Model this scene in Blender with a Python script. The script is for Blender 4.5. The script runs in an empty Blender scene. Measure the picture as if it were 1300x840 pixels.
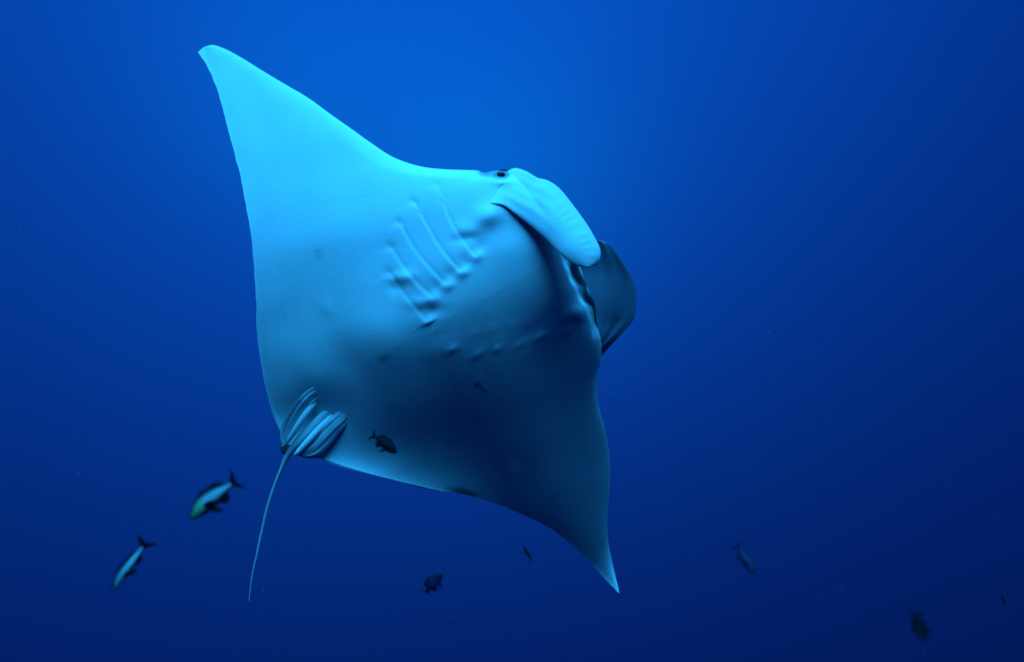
import bpy, math, random
import numpy as np
from mathutils import Matrix, Vector

# ------------------------------------------------------------------ camera, water light, sun, exposure
sc = bpy.context.scene
COL = sc.collection
PITCH = math.radians(10.0)
LENS = 28.0
F = LENS / 36.0 * 1300.0          # focal length in photograph pixels
D = 4.2                           # metres from the camera to the manta's belly
PX = D / F                        # metres per photograph pixel at that distance

cam_d = bpy.data.cameras.new("camera")
cam = bpy.data.objects.new("camera", cam_d)
COL.objects.link(cam)
cam_d.lens = LENS
cam_d.sensor_width = 36.0
cam_d.clip_end = 500.0
cam.rotation_euler = (math.pi / 2 + PITCH, 0, 0)
cam_d.dof.use_dof = True
cam_d.dof.focus_distance = 4.25
cam_d.dof.aperture_fstop = 1.4
sc.camera = cam
RC = Matrix.Rotation(math.pi / 2 + PITCH, 3, 'X')     # camera axes (right, up, back) -> world


def cam_dir(x, y, z):
    return (RC @ Vector((x, y, z))).normalized()


def cam_pt(px, py, dist):
    return RC @ Vector(((px - 650.0) / F * dist, (420.0 - py) / F * dist, -dist))


# the open water: brightest towards the lit surface, falling off evenly to the deep
w = bpy.data.worlds.new("World")
sc.world = w
w.use_nodes = True
nt = w.node_tree
nt.nodes.clear()
N, LK = nt.nodes.new, nt.links.new
tc = N("ShaderNodeTexCoord")
glow_dir = cam_dir((480 - 650) / F, (420 + 225) / F, -1.0)
dot = N("ShaderNodeVectorMath"); dot.operation = 'DOT_PRODUCT'
dot.inputs[1].default_value = glow_dir
LK(tc.outputs["Generated"], dot.inputs[0])


def math_node(op, a, b, tree=nt):
    m = tree.nodes.new("ShaderNodeMath"); m.operation = op
    for i, v in enumerate((a, b)):
        if isinstance(v, (int, float)):
            m.inputs[i].default_value = v
        else:
            tree.links.new(v, m.inputs[i])
    return m.outputs[0]


t = math_node('SUBTRACT', dot.outputs["Value"], 1.0)
WK = (2.6, 5.0, 4.1)             # fall-off of red, green, blue with the angle from the surface glow
WA = (0.0008, 0.041, 0.238)
WG = (0.0, 0.024, 0.062)           # two narrow glows painted into the background as the manta's halo
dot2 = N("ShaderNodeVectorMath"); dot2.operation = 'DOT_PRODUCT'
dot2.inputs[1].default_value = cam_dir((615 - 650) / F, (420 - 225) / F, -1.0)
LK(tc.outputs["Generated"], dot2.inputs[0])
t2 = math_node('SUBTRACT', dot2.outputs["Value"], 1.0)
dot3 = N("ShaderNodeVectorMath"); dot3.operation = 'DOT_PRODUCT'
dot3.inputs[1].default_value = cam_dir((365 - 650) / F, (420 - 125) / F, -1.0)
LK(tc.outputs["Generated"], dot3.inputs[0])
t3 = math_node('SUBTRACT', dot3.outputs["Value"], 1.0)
cmb = N("ShaderNodeCombineColor")
for i in range(3):
    e = math_node('POWER', math.e, math_node('MULTIPLY', t, WK[i]))
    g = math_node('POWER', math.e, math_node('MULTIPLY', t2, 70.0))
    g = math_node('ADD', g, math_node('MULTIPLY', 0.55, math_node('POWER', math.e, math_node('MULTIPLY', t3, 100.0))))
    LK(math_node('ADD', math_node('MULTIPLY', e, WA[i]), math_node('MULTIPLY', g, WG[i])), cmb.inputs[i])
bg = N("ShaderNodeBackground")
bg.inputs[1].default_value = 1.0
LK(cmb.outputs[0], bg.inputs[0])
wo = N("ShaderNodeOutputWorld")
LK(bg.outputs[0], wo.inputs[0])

# sunlight, already blue after the water above
sun_d = bpy.data.lights.new("sun", 'SUN')
sun_d.energy = 5.0
sun_d.color = (0.02, 0.415, 1.0)
sun_d.angle = math.radians(57)      # light spread over the bright surface overhead
sun = bpy.data.objects.new("sun", sun_d)
COL.objects.link(sun)
SUN = cam_dir(0.06, 0.90, 0.225)
sun.rotation_euler = SUN.to_track_quat('Z', 'Y').to_euler()

sc.view_settings.view_transform = 'Standard'
sc.view_settings.look = 'None'
sc.view_settings.exposure = 2.25
sc.view_settings.gamma = 1.0
sc.render.engine = 'CYCLES'
sc.cycles.max_bounces = 6
sc.cycles.volume_bounces = 1
sc.cycles.use_denoising = True

# ------------------------------------------------------------------ helpers
rng = np.random.default_rng(7)


def pchip(x, xp, fp):
    """smooth monotone interpolation"""
    x = np.asarray(x, float); xp = np.asarray(xp, float); fp = np.asarray(fp, float)
    h = np.diff(xp); dl = np.diff(fp) / h
    d = np.zeros_like(fp)
    for i in range(1, len(xp) - 1):
        if dl[i - 1] * dl[i] > 0:
            w1 = 2 * h[i] + h[i - 1]; w2 = h[i] + 2 * h[i - 1]
            d[i] = (w1 + w2) / (w1 / dl[i - 1] + w2 / dl[i])
    d[0], d[-1] = dl[0], dl[-1]
    xc = np.clip(x, xp[0], xp[-1])
    k = np.clip(np.searchsorted(xp, xc) - 1, 0, len(xp) - 2)
    s = (xc - xp[k]) / h[k]
    return (fp[k] * (1 + 2 * s) * (1 - s) ** 2 + h[k] * d[k] * s * (1 - s) ** 2
            + fp[k + 1] * s * s * (3 - 2 * s) + h[k] * d[k + 1] * s * s * (s - 1))


def catmull(pts, n):
    """resample a polyline smoothly by chord length"""
    P = np.asarray(pts, float)
    u = np.r_[0, np.cumsum(np.linalg.norm(np.diff(P[:, :2], axis=0), axis=1))]
    u /= u[-1]
    E = np.vstack([2 * P[0] - P[1], P, 2 * P[-1] - P[-2]])
    uu = np.r_[u[0] - (u[1] - u[0]), u, u[-1] + (u[-1] - u[-2])]
    q = np.linspace(0, 1, n)
    out = np.zeros((n, P.shape[1]))
    k = np.clip(np.searchsorted(u, q, side='right') - 1, 0, len(P) - 2)
    for j in range(n):
        i = k[j] + 1
        t0, t1, t2, t3 = uu[i - 1], uu[i], uu[i + 1], uu[i + 2]
        s = (q[j] - t1) / (t2 - t1)
        m1 = (E[i + 1] - E[i - 1]) / (t2 - t0) * (t2 - t1)
        m2 = (E[i + 2] - E[i]) / (t3 - t1) * (t2 - t1)
        out[j] = (E[i] * (1 + 2 * s) * (1 - s) ** 2 + m1 * s * (1 - s) ** 2
                  + E[i + 1] * s * s * (3 - 2 * s) + m2 * s * s * (s - 1))
    return out


def sstep(a, b, x):
    s = np.clip((x - a) / (b - a), 0, 1)
    return s * s * (3 - 2 * s)


def mesh_object(name, verts, faces, mat, parent=None, pig=None, smooth=True):
    me = bpy.data.meshes.new(name)
    me.from_pydata([tuple(v) for v in verts] if not isinstance(verts, np.ndarray) else verts.tolist(), [], faces)
    me.update()
    if smooth:
        me.polygons.foreach_set("use_smooth", [True] * len(me.polygons))
    if pig is not None:
        at = me.color_attributes.new("pigment", 'FLOAT_COLOR', 'POINT')
        c = np.ones((len(verts), 4), np.float32); c[:, :3] = pig
        at.data.foreach_set("color", c.ravel())
    me.materials.append(mat)
    o = bpy.data.objects.new(name, me)
    COL.objects.link(o)
    o.parent = parent
    return o


def grid_faces(nu, nv, off=0, flip=False, wrap=False):
    f = []
    for i in range(nu - 1):
        for j in range(nv if wrap else nv - 1):
            j2 = (j + 1) % nv
            q = (off + i * nv + j, off + i * nv + j2, off + (i + 1) * nv + j2, off + (i + 1) * nv + j)
            f.append(q[::-1] if flip else q)
    return f


def skin_material(name, rough, spec, bump, bscale, mottle=0.1, mscale=3.0, sss=0.0):
    m = bpy.data.materials.new(name)
    m.use_nodes = True
    t = m.node_tree
    b = t.nodes["Principled BSDF"]
    b.inputs["Roughness"].default_value = rough
    b.inputs["Specular IOR Level"].default_value = spec
    at = t.nodes.new("ShaderNodeAttribute"); at.attribute_name = "pigment"
    co = t.nodes.new("ShaderNodeTexCoord")
    n1 = t.nodes.new("ShaderNodeTexNoise"); n1.inputs["Scale"].default_value = mscale
    n1.inputs["Detail"].default_value = 6; n1.inputs["Roughness"].default_value = 0.6
    t.links.new(co.outputs["Object"], n1.inputs["Vector"])
    mr = t.nodes.new("ShaderNodeMapRange")
    mr.inputs[1].default_value = 0.3; mr.inputs[2].default_value = 0.7
    mr.inputs[3].default_value = 1 - mottle; mr.inputs[4].default_value = 1.0
    t.links.new(n1.outputs["Fac"], mr.inputs[0])
    mx = t.nodes.new("ShaderNodeMix"); mx.data_type = 'RGBA'; mx.blend_type = 'MULTIPLY'
    mx.inputs["Factor"].default_value = 1.0
    t.links.new(at.outputs["Color"], mx.inputs["A"])
    t.links.new(mr.outputs[0], mx.inputs["B"])
    t.links.new(mx.outputs["Result"], b.inputs["Base Color"])
    n2 = t.nodes.new("ShaderNodeTexNoise"); n2.inputs["Scale"].default_value = bscale
    n2.inputs["Detail"].default_value = 4
    t.links.new(co.outputs["Object"], n2.inputs["Vector"])
    bp = t.nodes.new("ShaderNodeBump"); bp.inputs["Strength"].default_value = bump
    bp.inputs["Distance"].default_value = 0.01
    t.links.new(n2.outputs["Fac"], bp.inputs["Height"])
    t.links.new(bp.outputs[0], b.inputs["Normal"])
    return m


MANTA_SKIN = skin_material("manta_skin", 0.55, 0.2, 0.095, 75.0, 0.08, 2.6)
FISH_SKIN = skin_material("fish_skin", 0.6, 0.03, 0.1, 120.0, 0.2, 30.0)
EYE = skin_material("wet_eye", 0.3, 0.15, 0.0, 10.0, 0.0, 5.0)

# ------------------------------------------------------------------ manta: outline as along-axis / across-axis
# body axis runs from the tail root towards the mouth; "c" is measured along it, "p" across it (photograph pixels)
AX = np.array([0.880, -0.475]); NX = np.array([0.475, 0.880]); ORG = np.array([365.0, 575.0])


def cp(pts):
    d = np.asarray(pts, float)[..., :2] - ORG
    return d @ AX, d @ NX


LEAD = [(259, 60), (268, 57.4), (279.5, 60), (307, 74), (332, 89.5), (363, 108), (391, 124.5), (422, 147), (447, 164.5),
        (471.5, 182), (496, 198), (515, 206), (540, 212.5), (564, 215), (590, 216), (608, 217), (613, 219), (623, 218), (633, 216), (643, 214.5),
        (655, 217), (668, 227), (686, 249), (712, 289), (733, 330), (746, 366), (753, 380), (757.5, 410), (763, 432), (763, 455),
        (758, 475), (757, 491), (760, 516), (767, 541), (773, 574), (774.5, 607), (771, 653), (772, 687), (776, 708),
        (786.5, 753)]
TRAIL = [(259, 60), (251.5, 66.5), (254, 70.5), (261, 80), (273, 106.5), (284, 142), (295, 184), (306, 226), (312, 260), (319, 300),
         (322.5, 340), (325, 380), (326, 420), (331, 460), (340, 503), (351, 537), (357, 550), (366, 574), (381, 578),
         (397, 580), (406, 582), (428.6, 590.6), (460, 600), (494, 608), (528.6, 617), (551, 622), (577.5, 625), (611, 633),
         (657, 650), (698, 670), (723, 689), (748, 712), (769, 735), (786.5, 753)]


def by_p(pts):
    c, p = cp(pts)
    o = np.argsort(p)
    return p[o], c[o]


LP, LC = by_p(LEAD)
TP, TCc = by_p(TRAIL)
P0, P1 = max(LP[0], TP[0]), min(LP[-1], TP[-1])


def lead(p): return pchip(p, LP, LC)
def trail(p): return pchip(p, TP, TCc)


_pp = np.linspace(P0, P1, 900)
_kk = np.exp(-(np.arange(-160, 161) / 58.0) ** 2); _kk /= _kk.sum()
_ts = np.convolve(np.pad(trail(_pp), 160, mode='reflect', reflect_type='odd'), _kk, mode='valid')


_kl = np.exp(-(np.arange(-90, 91) / 30.0) ** 2); _kl /= _kl.sum()
_ls = np.convolve(np.pad(lead(_pp), 90, mode='reflect', reflect_type='odd'), _kl, mode='valid')


def trail_soft(p): return np.interp(p, _pp, _ts)
def lead_soft(p): return np.interp(p, _pp, _ls)


MID = -55.0          # the animal's own midline
APEX = -170.0        # crest of the rolled, arched belly


def z_mid(c, p):
    q = (p - APEX + 45 * sstep(230, 400, c)) / 430.0
    up = np.where(q < 0, -q, 0); dn = np.where(q > 0, q, 0)
    z = -0.50 * up ** 2 - 0.10 * up ** 4
    z = z - np.where(dn < 0.8, 0.76 * dn ** 2.6, 0.76 * 0.8 ** 2.6 + 1.38 * (dn - 0.8))
    z = z + 9.0 * np.clip(dn - 1.11, 0, 1) ** 2          # lower tip curls back up
    z = z + 0.10 * np.exp(-np.clip(c - trail_soft(p), 0, 500) / 50.0) * sstep(-60, 90, p) * (1 - sstep(120, 280, p))
    ch = (c - 220.0) / 430.0
    z = z - 0.05 * ch - (0.05 + 0.24 * np.exp(-((p + 60) / 230.0) ** 2)) * np.minimum(ch, 0) ** 2
    z = z + 0.10 * np.clip(-q - 0.25, 0, 1) * (ch + 0.1)         # washout along the upper wing
    return z * 430.0


def half_thickness(p):
    d = np.abs(p - MID)
    body = 36.0 * np.exp(-(d / 150.0) ** 2.2)
    wing = 13.0 * np.clip(1 - d / 470.0, 0, 1) ** 0.8 + 1.2
    return body + wing


def profile(t):
    x = np.clip(1 - t, 0, 1)
    y = 5 * (0.2969 * np.sqrt(x) - 0.126 * x - 0.3516 * x ** 2 + 0.2843 * x ** 3 - 0.1036 * x ** 4) * 2
    return np.clip(y, 0, None)


GILLS = [[(554, 234), (562, 258), (574, 287), (588.6, 308), (602, 325)],
         [(524, 256), (538.6, 282), (555, 310.5), (569.5, 329.5), (584, 345)],
         [(506, 282), (519.5, 308), (538.6, 334), (565, 361.7)],
         [(494.5, 313), (507.6, 334), (522, 353), (547, 378)],
         [(493, 346), (505, 365), (522, 387), (541, 408)]]
GILL_CP = []
for g in GILLS:
    r = catmull(g, 24)
    GILL_CP.append(np.stack(cp(r), 1))


def polyline_dist(c, p, L):
    best = np.full(c.shape, 1e9); sg = np.zeros(c.shape); wv = np.zeros(c.shape)
    n = len(L)
    for i in range(n - 1):
        a, b = L[i], L[i + 1]
        dx, dy = b - a; l2 = dx * dx + dy * dy
        u0 = ((c - a[0]) * dx + (p - a[1]) * dy) / l2
        u = np.clip(u0, 0, 1)
        ex = c - a[0] - u * dx; ey = p - a[1] - u * dy
        d = np.hypot(ex, ey)
        m = d < best
        best = np.where(m, d, best)
        sg = np.where(m, np.sign(dx * (p - a[1]) - dy * (c - a[0])), sg)
        wv = np.where(m, (i + (u0 if i in (0, n - 2) else u)) / (n - 1), wv)
    return best * sg, wv


def bump(c, p, x, y, rc, rp, ang=0.0):
    """gaussian lump at photograph position x, y"""
    cc, pp = cp((x, y))
    dc, dp = c - cc, p - pp
    ca, sa = math.cos(ang), math.sin(ang)
    return np.exp(-((dc * ca + dp * sa) / rc) ** 2 - ((-dc * sa + dp * ca) / rp) ** 2)


MOUTH_P = [-170, -156, -130, -100, -59, -20, 10, 30, 46, 60]
MOUTH_E = [36, 34, 24, 17, 14, 12, 11.5, 8.5, 6, 5]
MOUTH_D = [0, 8, 20, 26, 27, 25, 22, 14, 5, 0]


def relief(c, p):
    z = np.zeros(c.shape)
    # gill flaps on both sides of the midline
    for side in (0, 1):
        pp = p if side == 0 else 2 * MID - p
        reg = (c > 175) & (c < 400) & (pp < -60) & (pp > -290)
        if not reg.any():
            continue
        cr, pr = c[reg], pp[reg]
        zz = np.zeros(cr.shape)
        GA = (1.0, 1.0, 1.0, 0.9, 0.9)
        for k, L in enumerate(GILL_CP):
            d, wv = polyline_dist(cr, pr, L)
            win = sstep(-0.03, 0.05, wv) * (1 - sstep(0.97, 1.04, wv))
            s = d
            amp = (0.40 + 0.2 * sstep(0.35, 1.0, wv)) * GA[k]
            step = np.where(s > 0, np.clip(1 - s / 36.0, 0, 1), -0.6 * np.clip(1 + s / 36.0, 0, 1))
            step = step * sstep(0, 1.0, np.abs(s))
            zz += amp * step * win * np.exp(-(np.abs(d) / 30.0) ** 6)
            zz -= 0.45 * win * np.exp(-((s + 2.6) / 1.7) ** 2)
            # soft knuckles at the inner ends of the slits
            e = L[-1]
            zz += (1.8, 2.2, 2.0, 1.0, 2.0)[k] * np.exp(-((cr - e[0] - 3) / 9.0) ** 2 - ((pr - e[1] - 3) / 6.0) ** 2)
            zz -= 1.5 * np.exp(-((cr - e[0] - 12) / 9.0) ** 2 - ((pr - e[1] + 8) / 9.0) ** 2)
            s0 = L[0]
            zz -= 0.9 * np.exp(-((cr - s0[0]) / 6.0) ** 2 - ((pr - s0[1]) / 6.0) ** 2)
        z[reg] += zz * (1.0 if side == 0 else 0.16)
    # loose fold behind the last slit and the lip in front of the first one
    z += 3 * bump(c, p, 513, 352, 13, 8, 0.4) - 2 * bump(c, p, 502, 364, 8, 9, 0.2)
    z += 2 * bump(c, p, 594, 291, 16, 10, 0.6) - 1.6 * bump(c, p, 590, 303, 17, 6, 0.35)
    z += 1.4 * bump(c, p, 535, 384, 22, 8, 0.5) - 1 * bump(c, p, 545, 393, 20, 7, 0.5)
    # cheek behind the mouth corner, jaw point, soft belly
    z += 7 * bump(c, p, 620, 274, 18, 14) - 2 * bump(c, p, 650, 290, 34, 20, 0.5)
    z += 5 * bump(c, p, 737, 397, 18, 11, 0.15) 
    z += 4 * bump(c, p, 487, 430, 40, 44) - 2 * bump(c, p, 436, 452, 20, 48)
    z -= 2 * bump(c, p, 520, 472, 60, 30, 0.2)
    for bx_, by_, ba, br in ((575, 443, 1.3, 8), (606, 450, 1.0, 10), (632, 443, 1.2, 6), (660, 437, 1.0, 11), (685, 428, 1.4, 9), (722, 420, 1.2, 10)):
        z += ba * bump(c, p, bx_, by_, br, 4.5, -0.1)
    z += 3 * bump(c, p, 706, 388, 42, 40)
    z -= 1.2 * bump(c, p, 680, 418, 40, 10, -0.15)
    z += 0.7 * bump(c, p, 414, 390, 9, 12)
    z += 0.8 * bump(c, p, 560, 445, 26, 14, 0.3)
    # hollow round the vent, and a shallow channel to the tail
    z -= 6 * bump(c, p, 402, 528, 46, 34)
    z += 2 * bump(c, p, 400, 482, 18, 36)
    # muscle swell along the upper wing root
    z += 7 * bump(c, p, 420, 300, 150, 60, 0.0) - 5 * bump(c, p, 360, 330, 60, 90)
    # slow unevenness
    z += 0.6 * np.sin(c / 31.0 + p / 47.0) * np.sin(p / 39.0 - c / 83.0)
    z += 0.3 * np.sin(c / 17.0 - p / 23.0) * np.sin(p / 19.0 + c / 29.0)
    return z


def ventral(c, p, mouth=1.0):
    L, T = lead(p), trail(p)
    Ts = trail_soft(p)
    Ls = lead_soft(p) + 6.0
    t = np.clip((c - Ts) / np.maximum(Ls - Ts, 1e-3), 0, 1)
    z = z_mid(c, p) + half_thickness(p) * profile(t) * (1 - np.exp(-np.clip(c - T, 0, None) / 6.0)) \
        * np.sqrt(1 - np.exp(-np.clip(L - c, 0, None) / 7.0))
    edge = np.minimum(np.minimum(L - c, c - T), 40.0)
    z = z - 5 * bump(c, p, 636, 222, 9, 6, 0.5) - 2.5 * bump(c, p, 617, 221, 8, 5, 0.5) + 3 * bump(c, p, 640, 231, 14, 5, 0.5)
    z = z + relief(c, p) * sstep(0.0, 22.0, edge)
    e = L - c
    ec = np.interp(p, MOUTH_P, MOUTH_E); dep = np.interp(p, MOUTH_P, MOUTH_D)
    wd = 3.4 + 0.22 * ec
    ec = ec + 1.7 * np.sin(p / 7.3) + 1.2 * np.sin(p / 3.9 + 1.0) - 2.5 * np.sin(p / 17.0)
    dep = dep * (0.82 + 0.18 * np.sin(p / 5.7))
    z = z - mouth * dep * np.exp(-np.abs((e - ec * 0.62) / wd) ** 4)
    return z


def to_local(c, p, z):
    """photograph pixel + depth (pixels) -> metres in the manta's frame"""
    c = np.asarray(c, float); p = np.asarray(p, float); z = np.asarray(z, float) * PX
    x = ORG[0] + c * AX[0] + p * NX[0]
    y = ORG[1] + c * AX[1] + p * NX[1]
    dist = D - z
    X = (x - 650.0) / F * dist - CX
    Y = (420.0 - y) / F * dist - CY
    return np.stack([X, Y, z], -1)


CX, CY = (560 - 650) / F * D, (420 - 400) / F * D
manta = bpy.data.objects.new("manta_ray", None)
COL.objects.link(manta)
manta.empty_display_size = 0.3
manta.matrix_world = Matrix.Translation(RC @ Vector((CX, CY, -D))) @ RC.to_4x4()
manta["label"] = "huge manta ray gliding with its pale belly turned, long thin tail trailing"
manta["category"] = "manta ray"

# body: one closed mesh, belly and back meeting along the outline
NP, NT, ND = 620, 330, 70
ps = P0 + (P1 - P0) * np.linspace(0, 1, NP)
ps[0] += 0.05; ps[-1] -= 0.05
edge_s = np.linspace(0, 1, NP)
ps = P0 + 0.05 + (P1 - P0 - 0.1) * (edge_s - 0.75 * np.sin(2 * np.pi * edge_s) / (2 * np.pi) * 0.35)
tv = np.linspace(0, 1, NT); tv = tv - 0.8 * np.sin(2 * np.pi * tv) / (2 * np.pi)
td = np.linspace(0, 1, ND); td = td - 0.8 * np.sin(2 * np.pi * td) / (2 * np.pi)
Lp, Tp = lead(ps), trail(ps)
# tiny natural raggedness of the edges
rag = np.interp(np.arange(NP), np.arange(0, NP, 5), rng.normal(0, 0.3, len(np.arange(0, NP, 5))))
Tp = np.minimum(Tp + rag * sstep(0, 25, Lp - Tp), Lp - 0.2)
Cv = Tp[:, None] + (Lp - Tp)[:, None] * tv[None, :]
Pv = np.repeat(ps[:, None], NT, 1)
Zv = ventral(Cv, Pv)
Zv[:, 0] = z_mid(Cv[:, 0], ps); Zv[:, -1] = z_mid(Cv[:, -1], ps)
Cd = Tp[:, None] + (Lp - Tp)[:, None] * td[None, 1:-1]
Pd = np.repeat(ps[:, None], ND - 2, 1)
Zd = z_mid(Cd, Pd) - half_thickness(Pd) * 1.1 * profile(np.repeat(td[None, 1:-1], NP, 0))
V = np.vstack([to_local(Cv, Pv, Zv).reshape(-1, 3), to_local(Cd, Pd, Zd).reshape(-1, 3)])
faces = grid_faces(NP, NT, 0, flip=True)
off = NP * NT; nd = ND - 2
faces += grid_faces(NP, nd, off)
for i in range(NP - 1):
    faces.append((i * NT, (i + 1) * NT, off + (i + 1) * nd, off + i * nd))
    faces.append((i * NT + NT - 1, off + i * nd + nd - 1, off + (i + 1) * nd + nd - 1, (i + 1) * NT + NT - 1))
for i in (0, NP - 1):
    ring = [i * NT + j for j in range(NT)] + [off + i * nd + j for j in range(nd - 1, -1, -1)]
    faces.append(ring if i == 0 else ring[::-1])

# pigment: white belly with a few marks, slate back
BELLY = np.array([0.72, 0.73, 0.72]); BACK = np.array([0.035, 0.038, 0.042])
pg = np.repeat(BELLY[None], NP * NT, 0).reshape(NP, NT, 3).copy()


def mark(x, y, rc, rp, ang, strength, colour):
    m = np.clip(strength * np.clip(bump(Cv, Pv, x, y, rc, rp, ang) * 1.5 - 0.25, 0, 1), 0, 1)[..., None]
    pg[:] = pg * (1 - m) + np.array(colour) * m


mark(488, 455, 10, 5, 0.1, 0.5, (0.12, 0.13, 0.15))
mark(606, 489, 6, 5, 0.3, 0.8, (0.05, 0.06, 0.08))
mark(614, 495, 8, 3, 1.0, 0.6, (0.08, 0.09, 0.11))
mark(590, 626, 22, 7, 0.75, 0.9, (0.05, 0.06, 0.08))
mark(652, 592, 34, 30, 0, 0.3, (0.42, 0.44, 0.47))
mark(652, 592, 9, 9, 0, 1.0, (0.97, 0.97, 0.95))
mark(636, 221, 15, 7, 0.5, 0.9, (0.05, 0.06, 0.08))
mark(616, 220, 10, 5, 0.6, 0.7, (0.06, 0.07, 0.09))
mark(404, 322, 7, 9, 0.0, 0.25, (0.2, 0.22, 0.25))
mark(436, 456, 20, 12, 0.3, 0.12, (0.3, 0.32, 0.35))
mark(500, 520, 16, 9, 0.5, 0.14, (0.25, 0.27, 0.3))
mark(360, 400, 3, 22, 0.2, 0.10, (0.3, 0.32, 0.35))
mark(455, 250, 26, 2.2, 0.35, 0.10, (0.3, 0.32, 0.35))
mark(690, 560, 20, 3, 0.6, 0.22, (0.35, 0.36, 0.38))
mark(575, 560, 9, 6, 0.2, 0.25, (0.2, 0.22, 0.25))
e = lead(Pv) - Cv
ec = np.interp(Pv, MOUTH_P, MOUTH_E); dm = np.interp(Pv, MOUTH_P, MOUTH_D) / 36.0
mm = (dm * np.exp(-np.abs((e - ec * 0.62) / (3.4 + 0.24 * ec)) ** 4))[..., None]  # shade of the mouth gap, painted as darker skin colour
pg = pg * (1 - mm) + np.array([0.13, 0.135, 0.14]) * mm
pgd = np.repeat(BACK[None], NP * nd, 0)
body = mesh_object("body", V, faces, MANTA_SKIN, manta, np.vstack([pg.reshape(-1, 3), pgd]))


def zs(x, y):
    c, p = cp((x, y))
    return float(ventral(np.array([c]), np.array([p]))[0])


def px_local(x, y, z):
    c, p = cp(np.stack([np.asarray(x, float), np.asarray(y, float)], -1))
    return to_local(c, p, z)


def sheet(name, outer, inner, zfun, thick, nu, nv, mat, pigf, rip=None, parent=manta):
    """a fleshy lobe between two edge curves, closed and rounded"""
    O, I = catmull(outer, nu), catmull(inner, nu)
    v = np.linspace(0, 1, nv); v = v - 0.7 * np.sin(2 * np.pi * v) / (2 * np.pi)
    X = O[:, None, 0] * (1 - v) + I[:, None, 0] * v
    Y = O[:, None, 1] * (1 - v) + I[:, None, 1] * v
    U = np.repeat(np.linspace(0, 1, nu)[:, None], nv, 1); Vv = np.repeat(v[None], nu, 0)
    Z = zfun(U, Vv, X, Y)
    th = thick * np.sqrt(np.clip(1 - (2 * Vv - 1) ** 2, 0, 1)) * (0.25 + 0.75 * np.sqrt(np.clip(1 - U ** 6, 0, 1)))
    r = rip(U, Vv) if rip else 0
    A = px_local(X, Y, Z + th + r).reshape(-1, 3)
    B = px_local(X, Y, Z - th).reshape(nu, nv, 3)[:, 1:-1].reshape(-1, 3)
    f = grid_faces(nu, nv, 0, True)
    o2 = nu * nv; n2 = nv - 2
    f += grid_faces(nu, n2, o2)
    for i in range(nu - 1):
        f.append((i * nv, (i + 1) * nv, o2 + (i + 1) * n2, o2 + i * n2))
        f.append((i * nv + nv - 1, o2 + i * n2 + n2 - 1, o2 + (i + 1) * n2 + n2 - 1, (i + 1) * nv + nv - 1))
    for i in (0, nu - 1):
        ring = [i * nv + j for j in range(nv)] + [o2 + i * n2 + j for j in range(n2 - 1, -1, -1)]
        f.append(ring if i == 0 else ring[::-1])
    pf = pigf(U, Vv).reshape(-1, 3)
    pb = pf.reshape(nu, nv, 3)[:, 1:-1].reshape(-1, 3) * 0 + BACK
    ob = mesh_object(name, np.vstack([A, B]), f, mat, parent, np.vstack([pf, pb]))
    return ob


def tube(name, pts, mat, pig, parent=manta, seg=12, n=60, flat=1.0):
    """pts: x, y, z (pixels), radius (pixels)"""
    R = catmull(pts, n)
    C = px_local(R[:, 0], R[:, 1], R[:, 2])
    rad = R[:, 3] * PX
    tan = np.gradient(C, axis=0); tan /= np.linalg.norm(tan, axis=1)[:, None]
    a = np.cross(tan, np.array([0, 0, 1.0])); a /= np.linalg.norm(a, axis=1)[:, None]
    b = np.cross(a, tan)
    ang = np.linspace(0, 2 * np.pi, seg, endpoint=False)
    ring = C[:, None] + rad[:, None, None] * (np.cos(ang)[None, :, None] * a[:, None] + flat * np.sin(ang)[None, :, None] * b[:, None])
    f = grid_faces(n, seg, 0, False, True)
    f.append(list(range(seg))[::-1]); f.append([(n - 1) * seg + j for j in range(seg)])
    return mesh_object(name, ring.reshape(-1, 3), f, mat, parent, np.repeat(np.array(pig)[None], n * seg, 0))


def flat_pig(col):
    return lambda U, Vv: np.repeat(np.array(col)[None], U.size, 0)


def tip_round(U, Vv):
    return 0.5 + (Vv - 0.5) * np.sqrt(np.clip(1 - U ** 7, 0, 1))


# near cephalic lobe: unrolled, hanging forward across the mouth
ZH = zs(640, 245)
near_outer = [(612, 240), (626, 232), (637, 224), (645, 217), (654, 213.5), (668, 217.5), (683, 226), (695, 229), (710, 239), (728, 261),
              (746, 286), (757, 305), (761.5, 315), (762.5, 324), (760, 332), (755, 337), (749, 339)]
near_inner = [(594, 262), (609, 260), (624, 258.5), (639, 261), (654, 272), (668, 282.5), (689, 300), (707, 318), (720, 330),
              (729, 336), (737, 338.8), (742, 339.6), (746, 339.6), (749, 339)]


def near_z(U, Vv, X, Y):
    Vv = tip_round(U, Vv)
    base = ZH - 9 + 14 * sstep(0, 0.22, U) + 17 * sstep(0.2, 1.0, U)
    base = base - 22 * (1 - Vv) * (0.35 + 0.65 * U) + 6 * np.sin(np.pi * Vv) * sstep(0, 0.3, U)
    base = base - 6 * sstep(0.75, 1, U)
    c, p = cp(np.stack([X, Y], -1))
    skin = ventral(np.minimum(c, lead(p) - 9), p, 0.0) - 7.5 + 8 * sstep(0.05, 0.5, U) + 7 * Vv ** 3 * sstep(0.03, 0.2, U)
    b = sstep(0.12, 0.6, U)
    return skin * (1 - b) + base * b


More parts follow.
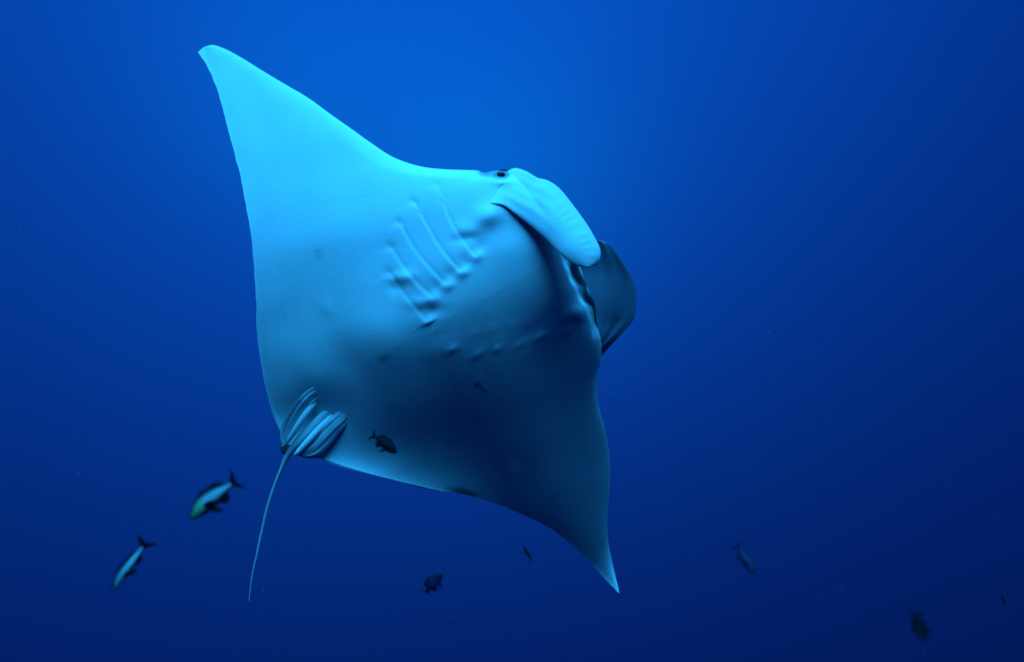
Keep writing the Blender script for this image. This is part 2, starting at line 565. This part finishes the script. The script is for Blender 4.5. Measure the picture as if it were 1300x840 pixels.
def near_rip(U, Vv):
    ph = U * 118 + 9 * Vv + 1.6 * np.sin(U * 31)
    r = 0.16 * np.sin(ph) * np.exp(-((Vv - 0.26) / 0.17) ** 2) * sstep(0.42, 0.6, U) * (1 - sstep(0.86, 0.97, U))
    r = r + 0.25 * np.sin(Vv * 26 + 5 * U) * sstep(0.12, 0.3, U) * (1 - sstep(0.3, 0.75, U))
    r = r + 0.9 * np.exp(-((Vv - 0.3 - 0.25 * U) / 0.06) ** 2) * sstep(0.1, 0.2, U) * (1 - sstep(0.25, 0.42, U))
    return r


sheet("cephalic_fin", near_outer, near_inner, near_z, 4.5, 190, 70, MANTA_SKIN, flat_pig((0.72, 0.73, 0.72)), near_rip)["label"] = \
    "pale unrolled cephalic fin hanging across the mouth"

# far cephalic lobe: beyond the mouth, its inner face turned away from the light
far_outer = [(748, 470), (766, 449), (783, 430), (793, 419), (805, 404), (808, 380), (806, 360), (799, 345), (787, 327),
             (774, 310), (764, 306), (757, 306)]
far_inner = [(728, 462), (742, 440), (752, 424), (752, 410), (748, 392), (743, 374), (737, 356), (733, 342), (735, 328),
             (740, 316), (748, 308), (757, 306)]
ZF = zs(757, 440)


def far_z(U, Vv, X, Y):
    Vv = tip_round(U, Vv)
    return ZF - 14 + 30 * U ** 1.2 - 34 * (1 - Vv) ** 1.5 * (1 - 0.3 * U) - 16 * np.sin(np.pi * Vv) * sstep(0.1, 0.4, U) - 8 * (1 - sstep(0, 0.2, U))


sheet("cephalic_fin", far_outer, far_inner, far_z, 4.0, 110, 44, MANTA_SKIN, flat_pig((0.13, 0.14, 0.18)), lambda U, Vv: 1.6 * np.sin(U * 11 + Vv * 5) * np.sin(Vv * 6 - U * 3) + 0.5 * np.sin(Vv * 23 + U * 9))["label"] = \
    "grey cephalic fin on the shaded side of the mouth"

# pelvic fins, claspers, tail
def on_skin(dz):
    def fz(U, Vv, X, Y):
        c, p = cp(np.stack([X, Y], -1))
        return ventral(c, p) + dz(U, Vv)
    return fz


def fin_folds(U, Vv):
    return 0.4 * (1.3 * np.sin(Vv * 13 + 2.5 * np.sin(U * 4)) + 0.6 * np.sin(Vv * 27 - U * 5)) * sstep(0.1, 0.4, U) * (1 - sstep(0.8, 1.0, U))


def fin_z(x, y, extra):
    z0_ = zs(x, y)

    def f(U, Vv, X, Y):
        Vv = tip_round(U, Vv)
        c, p = cp(np.stack([X, Y], -1))
        b = sstep(0.05, 0.45, U)
        return (ventral(c, p) - 6 + 8 * U) * (1 - b) + (z0_ + extra(U, Vv)) * b
    return f


sheet("pelvic_fin", [(466, 508), (446, 534), (430, 551), (421, 562), (412, 572), (404, 579), (396, 581.5), (388, 581), (380, 578.5)],
      [(448, 500), (424, 526), (412, 537), (403, 547), (396, 556), (388, 564), (382, 570), (378, 575), (380, 578.5)],
      fin_z(436, 528, lambda U, Vv: 0 + 4 * U - 6 * (1 - Vv) ** 2), 3.0, 80, 40, MANTA_SKIN, flat_pig((0.5, 0.51, 0.51)), fin_folds)
sheet("pelvic_fin", [(422, 480), (392, 494), (377, 508), (369, 519), (362, 530), (357, 541), (355.5, 551), (357, 560), (361, 566)],
      [(434, 492), (405, 508), (395, 518), (387, 528), (380, 538), (374, 547), (369, 555), (365, 561), (361, 566)],
      fin_z(404, 500, lambda U, Vv: -3 + 12 * (1 - Vv) ** 1.3 - 4 * U), 2.0, 80, 40, MANTA_SKIN, flat_pig((0.5, 0.51, 0.51)), fin_folds)
zc = zs(410, 528)
tube("clasper", [(428, 520, zc - 3, 2), (412, 537, zc + 6, 4), (400, 550, zc + 10, 4.6), (390, 561, zc + 12, 4.4), (380, 572, zc + 12, 3.8), (375, 577, zc + 12, 2.2)],
     MANTA_SKIN, (0.72, 0.73, 0.72))
tube("clasper", [(416, 498, zc - 3, 2), (400, 511, zc + 6, 3.8), (389, 524, zc + 11, 4.4), (378, 540, zc + 12, 4.2), (369, 554, zc + 10, 3.6), (359, 567, zc + 7, 2.2)],
     MANTA_SKIN, (0.62, 0.63, 0.63))
tube("tail", [(442, 494, zc - 9, 4), (420, 518, zc - 2, 5.5), (400, 538, zc + 1, 6), (382, 557, zc + 2, 6), (370, 571, zc + 0, 4.8),
              (364, 580, zc - 1, 3.6), (357, 596, zc - 4, 2.7), (351, 610, zc - 7, 2.3), (340.5, 641, zc - 13, 2.0), (332.7, 672.6, zc - 18, 1.7),
              (326, 704, zc - 22, 1.4), (319.6, 733, zc - 26, 1.0), (316, 764, zc - 30, 0.5)], MANTA_SKIN, (0.62, 0.63, 0.64), n=120)
# small fin at the root of the tail
sheet("dorsal_fin", [(372, 566), (364, 561), (358, 562), (356, 568), (357, 574)], [(374, 570), (370, 573), (366, 577), (361, 577), (357, 574)],
      lambda U, Vv, X, Y: zc - 12 - 6 * U + 0 * Vv, 2.5, 24, 14, MANTA_SKIN, flat_pig((0.06, 0.065, 0.07)))
# eye
ex, ey = 636, 222
ez = zs(636, 224) - 1
U_, V_ = np.meshgrid(np.linspace(0, np.pi, 17), np.linspace(0, 2 * np.pi, 24, endpoint=False), indexing='ij')
sp = np.stack([np.sin(U_) * np.cos(V_), np.sin(U_) * np.sin(V_), np.cos(U_)], -1).reshape(-1, 3) * 3.8 * PX
eye = mesh_object("eye", sp * np.array([1.35, 1.0, 0.8]) + px_local(ex, ey, ez), grid_faces(17, 24, 0, True, True), EYE, manta,
                  np.repeat(np.array([[0.006, 0.007, 0.009]]), len(sp), 0))


# ------------------------------------------------------------------ fish
def blade(name, outline, y0, thick, mat, pig, parent, bend):
    """a fin: outline in x, z (fish lengths); thin, closed, with a tapered rim"""
    O = np.array(outline, float)
    n = len(O)
    cen = O.mean(0)
    inner = cen + (O - cen) * 0.55
    vs, fs = [], []
    for sgn in (1, -1):
        b = len(vs)
        for q in O: vs.append((q[0], y0(q[0], q[1]) + sgn * thick * 0.15, q[1]))
        for q in inner: vs.append((q[0], y0(q[0], q[1]) + sgn * thick, q[1]))
        vs.append((cen[0], y0(cen[0], cen[1]) + sgn * thick, cen[1]))
        for i in range(n):
            j = (i + 1) % n
            q = (b + i, b + j, b + n + j, b + n + i); tr = (b + n + i, b + n + j, b + 2 * n)
            fs.append(q if sgn < 0 else q[::-1]); fs.append(tr if sgn < 0 else tr[::-1])
    m = 2 * n + 1
    for i in range(n):
        j = (i + 1) % n
        fs.append((i, j, m + j, m + i))
    vs = np.array([bend(v) for v in vs])
    return mesh_object(name, vs, fs, mat, parent, np.repeat(np.array(pig)[None], len(vs), 0))


DARK = (0.006, 0.0065, 0.008)


def make_fish(px, py, dist, length, heading, tilt, label, light, face, deep=1.0, curl=0.0, roll=0.0, tail=1.0, dark=DARK, group="reef fish swimming round the manta ray"):
    root = bpy.data.objects.new("reef_fish", None)
    COL.objects.link(root)
    root.empty_display_size = 0.05
    h, ti = math.radians(heading), math.radians(tilt)
    fwd = Vector((math.cos(h) * math.cos(ti), math.sin(h) * math.cos(ti), math.sin(ti)))
    upi = Vector((-math.sin(h), math.cos(h), 0))
    if upi.y < 0: upi = -upi
    up = (upi - fwd * upi.dot(fwd)).normalized()
    up = Matrix.Rotation(math.radians(roll), 3, fwd) @ up
    side = up.cross(fwd)
    M = Matrix((fwd, side, up)).transposed()
    root.matrix_world = Matrix.Translation(cam_pt(px, py, dist)) @ (RC @ M).to_4x4() @ Matrix.Scale(length, 4)
    root["label"] = label; root["category"] = "fish"; root["group"] = group

    def bend(v):
        x = v[0] - 0.05
        return (v[0], v[1] + curl * x * x * (-1 if x < 0 else 0.4), v[2])
    # body
    xs = [0.50, 0.485, 0.45, 0.40, 0.33, 0.25, 0.15, 0.05, -0.05, -0.15, -0.23, -0.29, -0.33, -0.355]
    zc_ = [-0.045, -0.043, -0.036, -0.025, -0.012, 0.0, 0.006, 0.008, 0.008, 0.008, 0.006, 0.004, 0.003, 0.003]
    hh = [0.006, 0.026, 0.058, 0.094, 0.128, 0.150, 0.160, 0.156, 0.140, 0.112, 0.080, 0.055, 0.044, 0.046]
    hw = [0.004, 0.018, 0.036, 0.052, 0.066, 0.074, 0.076, 0.072, 0.062, 0.046, 0.030, 0.018, 0.012, 0.008]
    n, s = 48, 22
    q = np.linspace(0, 1, n); q = q - 0.25 * np.sin(2 * np.pi * q) / (2 * np.pi)
    X = 0.5 - q * 0.855
    o = np.argsort(xs)
    f_ = lambda a: pchip(X, np.array(xs)[o], np.array(a)[o])
    Zc, H, W = f_(zc_), f_(hh) * deep, f_(hw)
    an = np.linspace(0, 2 * np.pi, s, endpoint=False)
    vs = np.zeros((n, s, 3))
    vs[..., 0] = X[:, None]
    vs[..., 1] = W[:, None] * np.cos(an) * np.abs(np.cos(an)) ** 0.1
    vs[..., 2] = Zc[:, None] + H[:, None] * np.sin(an)
    rel = np.repeat(np.sin(an)[None], n, 0); XX = vs[..., 0]
    # pale flank over a dark back and belly, face tinted
    band = np.exp(-((rel - 0.12 + 0.5 * np.clip(XX - 0.1, 0, 1)) / 0.52) ** 4) * (1 - sstep(0.40, 0.49, XX))
    col = np.array(dark)[None, None] * (1 - band[..., None]) + np.array(light)[None, None] * band[..., None]
    fm = (sstep(0.08, 0.28, XX) * band)[..., None]
    col = col * (1 - fm) + np.array(face)[None, None] * fm
    fl = np.array([bend(v) for v in vs.reshape(-1, 3)])
    fs = grid_faces(n, s, 0, False, True)
    fs.append(list(range(s))[::-1]); fs.append([(n - 1) * s + j for j in range(s)])
    mesh_object("body", fl, fs, FISH_SKIN, root, col.reshape(-1, 3))
    dz = lambda z: z * deep
    z0 = lambda x, z: 0.0
    blade("dorsal_fin", [(0.24, dz(.12)), (0.17, dz(.20)), (0.08, dz(.215)), (-0.02, dz(.20)), (-0.12, dz(.20)), (-0.20, dz(.185)), (-0.255, dz(.12)), (-0.23, dz(.06)),
                         (-0.10, dz(.10)), (0.08, dz(.12))], z0, 0.008, FISH_SKIN, dark, root, bend)
    blade("anal_fin", [(-0.03, dz(-.12)), (-0.08, dz(-.20)), (-0.15, dz(-.215)), (-0.225, dz(-.17)), (-0.235, dz(-.06)), (-0.12, dz(-.08))], z0, 0.007, FISH_SKIN, dark, root, bend)
    tf = [(-0.33, 0.035), (-0.39, 0.085), (-0.46, 0.17), (-0.515, 0.215), (-0.495, 0.13), (-0.455, 0.05), (-0.445, 0.0), (-0.455, -0.05),
                       (-0.495, -0.13), (-0.515, -0.205), (-0.46, -0.16), (-0.39, -0.08), (-0.33, -0.03)]
    tf = [(-0.33 + (a + 0.33) * tail, b_ * tail) for a, b_ in tf]
    blade("tail_fin", tf, z0, 0.007, FISH_SKIN, dark, root, bend)
    for sg in (1, -1):
        blade("pelvic_fin", [(0.17, dz(-.13)), (0.13, dz(-.21)), (0.03, dz(-.28)), (0.0, dz(-.275)), (0.03, dz(-.20)), (0.08, dz(-.13))],
              lambda x, z, sg=sg: sg * (0.025 + 0.25 * max(0, -0.13 - z)), 0.006, FISH_SKIN, dark, root, bend)
        blade("pectoral_fin", [(0.20, -0.03), (0.17, 0.005), (0.08, 0.0), (-0.02, -0.045), (-0.03, -0.06), (0.06, -0.085), (0.15, -0.07)],
              lambda x, z, sg=sg: sg * (0.072 + 0.30 * max(0, 0.18 - x)), 0.006, FISH_SKIN, dark, root, bend)
        c = np.array([0.385, sg * 0.047, 0.012])
        ev = sp / (3.8 * PX) * np.array([0.02, 0.012, 0.02]) + c
        mesh_object("eye", np.array([bend(v) for v in ev]), grid_faces(17, 24, 0, True, True), EYE, root, np.repeat(np.array([[0.01, 0.01, 0.012]]), len(ev), 0))
    return root


PALE = (0.32, 0.36, 0.36); GREENY = (0.2, 0.33, 0.12); DIM = (0.012, 0.013, 0.013); HAZED = (0.05, 0.068, 0.085); BLACK = (0.0015, 0.0015, 0.0015); HAZED_DARK = (0.025, 0.032, 0.06); BRIGHT = (0.5, 0.54, 0.54)  # distant fish lightened and blued, the water's veil painted into their colour
make_fish(271, 631, 1.9, 75 / F * 1.9, 217, 8, "deep-bodied black fish with pale blue flank and greenish face, below the tail root", PALE, GREENY)
make_fish(164, 717, 1.9, 72 / F * 1.9, 234, 10, "slender fish with bright pale blue stripe and dark fins, swimming head down", BRIGHT, PALE, deep=0.6, roll=-28, curl=0.25)
make_fish(488, 562, 2.7, 41 / F * 2.7, -32, 6, "small dark fish silhouetted against the manta's pale belly", DIM, DIM, deep=1.1)
make_fish(549, 740, 11.5, 44 / F * 11.5, 58, 14, "dim olive fish below the manta's trailing edge, tail dropping", HAZED, HAZED, deep=1.1, curl=-0.6, dark=HAZED_DARK)
make_fish(671, 702, 9.5, 32 / F * 9.5, 118, 20, "narrow dark fish hanging under the manta's shaded wing", HAZED, HAZED, deep=0.5, curl=0.5, roll=50, dark=HAZED_DARK)
make_fish(946, 709, 17.0, 44 / F * 17.0, -56, 15, "faint dusky fish beyond the manta's wing tip, diving away", HAZED, HAZED, deep=0.95, curl=0.4, dark=HAZED_DARK)
make_fish(1167, 794, 1.6, 48 / F * 1.6, 244, 56, "blurred black fish with forked tail raised in the dark water", BLACK, BLACK, deep=1.0, curl=0.2, tail=1.45, roll=20, dark=BLACK)
make_fish(1275, 762, 12.0, 28 / F * 12.0, 122, 25, "tiny barely visible dark fish deep in the blue water", HAZED, HAZED, deep=0.6, curl=0.3, roll=40, dark=HAZED_DARK)

# ------------------------------------------------------------------ drifting specks and the water itself
vs, fs = [], []
for k in range(380):
    d = rng.uniform(1.6, 9.0)
    c = np.array(RC @ Vector((rng.uniform(-0.75, 0.75) * d, rng.uniform(-0.5, 0.5) * d, -d)))
    r = rng.uniform(0.0004, 0.0011) * (0.6 + 0.25 * d)
    b = len(vs)
    for a in range(3):
        for s_ in (1, -1):
            o_ = np.zeros(3); o_[a] = s_ * r * rng.uniform(0.6, 1.3)
            vs.append(c + o_)
    for ax in (0, 1):
        for ay in (2, 3):
            for az in (4, 5):
                fs.append((b + ax, b + ay, b + az))
snow = mesh_object("marine_snow", np.array(vs), fs, FISH_SKIN, None, np.repeat(np.array([[0.55, 0.56, 0.55]]), len(vs), 0), False)
snow["label"] = "tiny pale specks drifting in the blue water"; snow["category"] = "particles"; snow["kind"] = "stuff"

hm = bpy.data.materials.new("sea_water_haze")
hm.use_nodes = True
ht = hm.node_tree
ht.nodes.clear()
pv = ht.nodes.new("ShaderNodeVolumePrincipled")
pv.inputs["Color"].default_value = (0.004, 0.036, 0.14, 1)
pv.inputs["Density"].default_value = 0.03
pv.inputs["Anisotropy"].default_value = 0.3
ho = ht.nodes.new("ShaderNodeOutputMaterial")
ht.links.new(pv.outputs[0], ho.inputs["Volume"])
hx, hy0, hy1, hz0, hz1 = 24.0, -8.0, 24.0, -9.0, 19.0
hv = [(x, y, z) for x in (-hx, hx) for y in (hy0, hy1) for z in (hz0, hz1)]
hf = [(0, 1, 3, 2), (4, 6, 7, 5), (0, 4, 5, 1), (2, 3, 7, 6), (0, 2, 6, 4), (1, 5, 7, 3)]
haze = mesh_object("haze", np.array(hv), hf, hm, None, None, False)
haze["label"] = "hazy blue sea water filling the whole scene"; haze["category"] = "water"; haze["kind"] = "stuff"
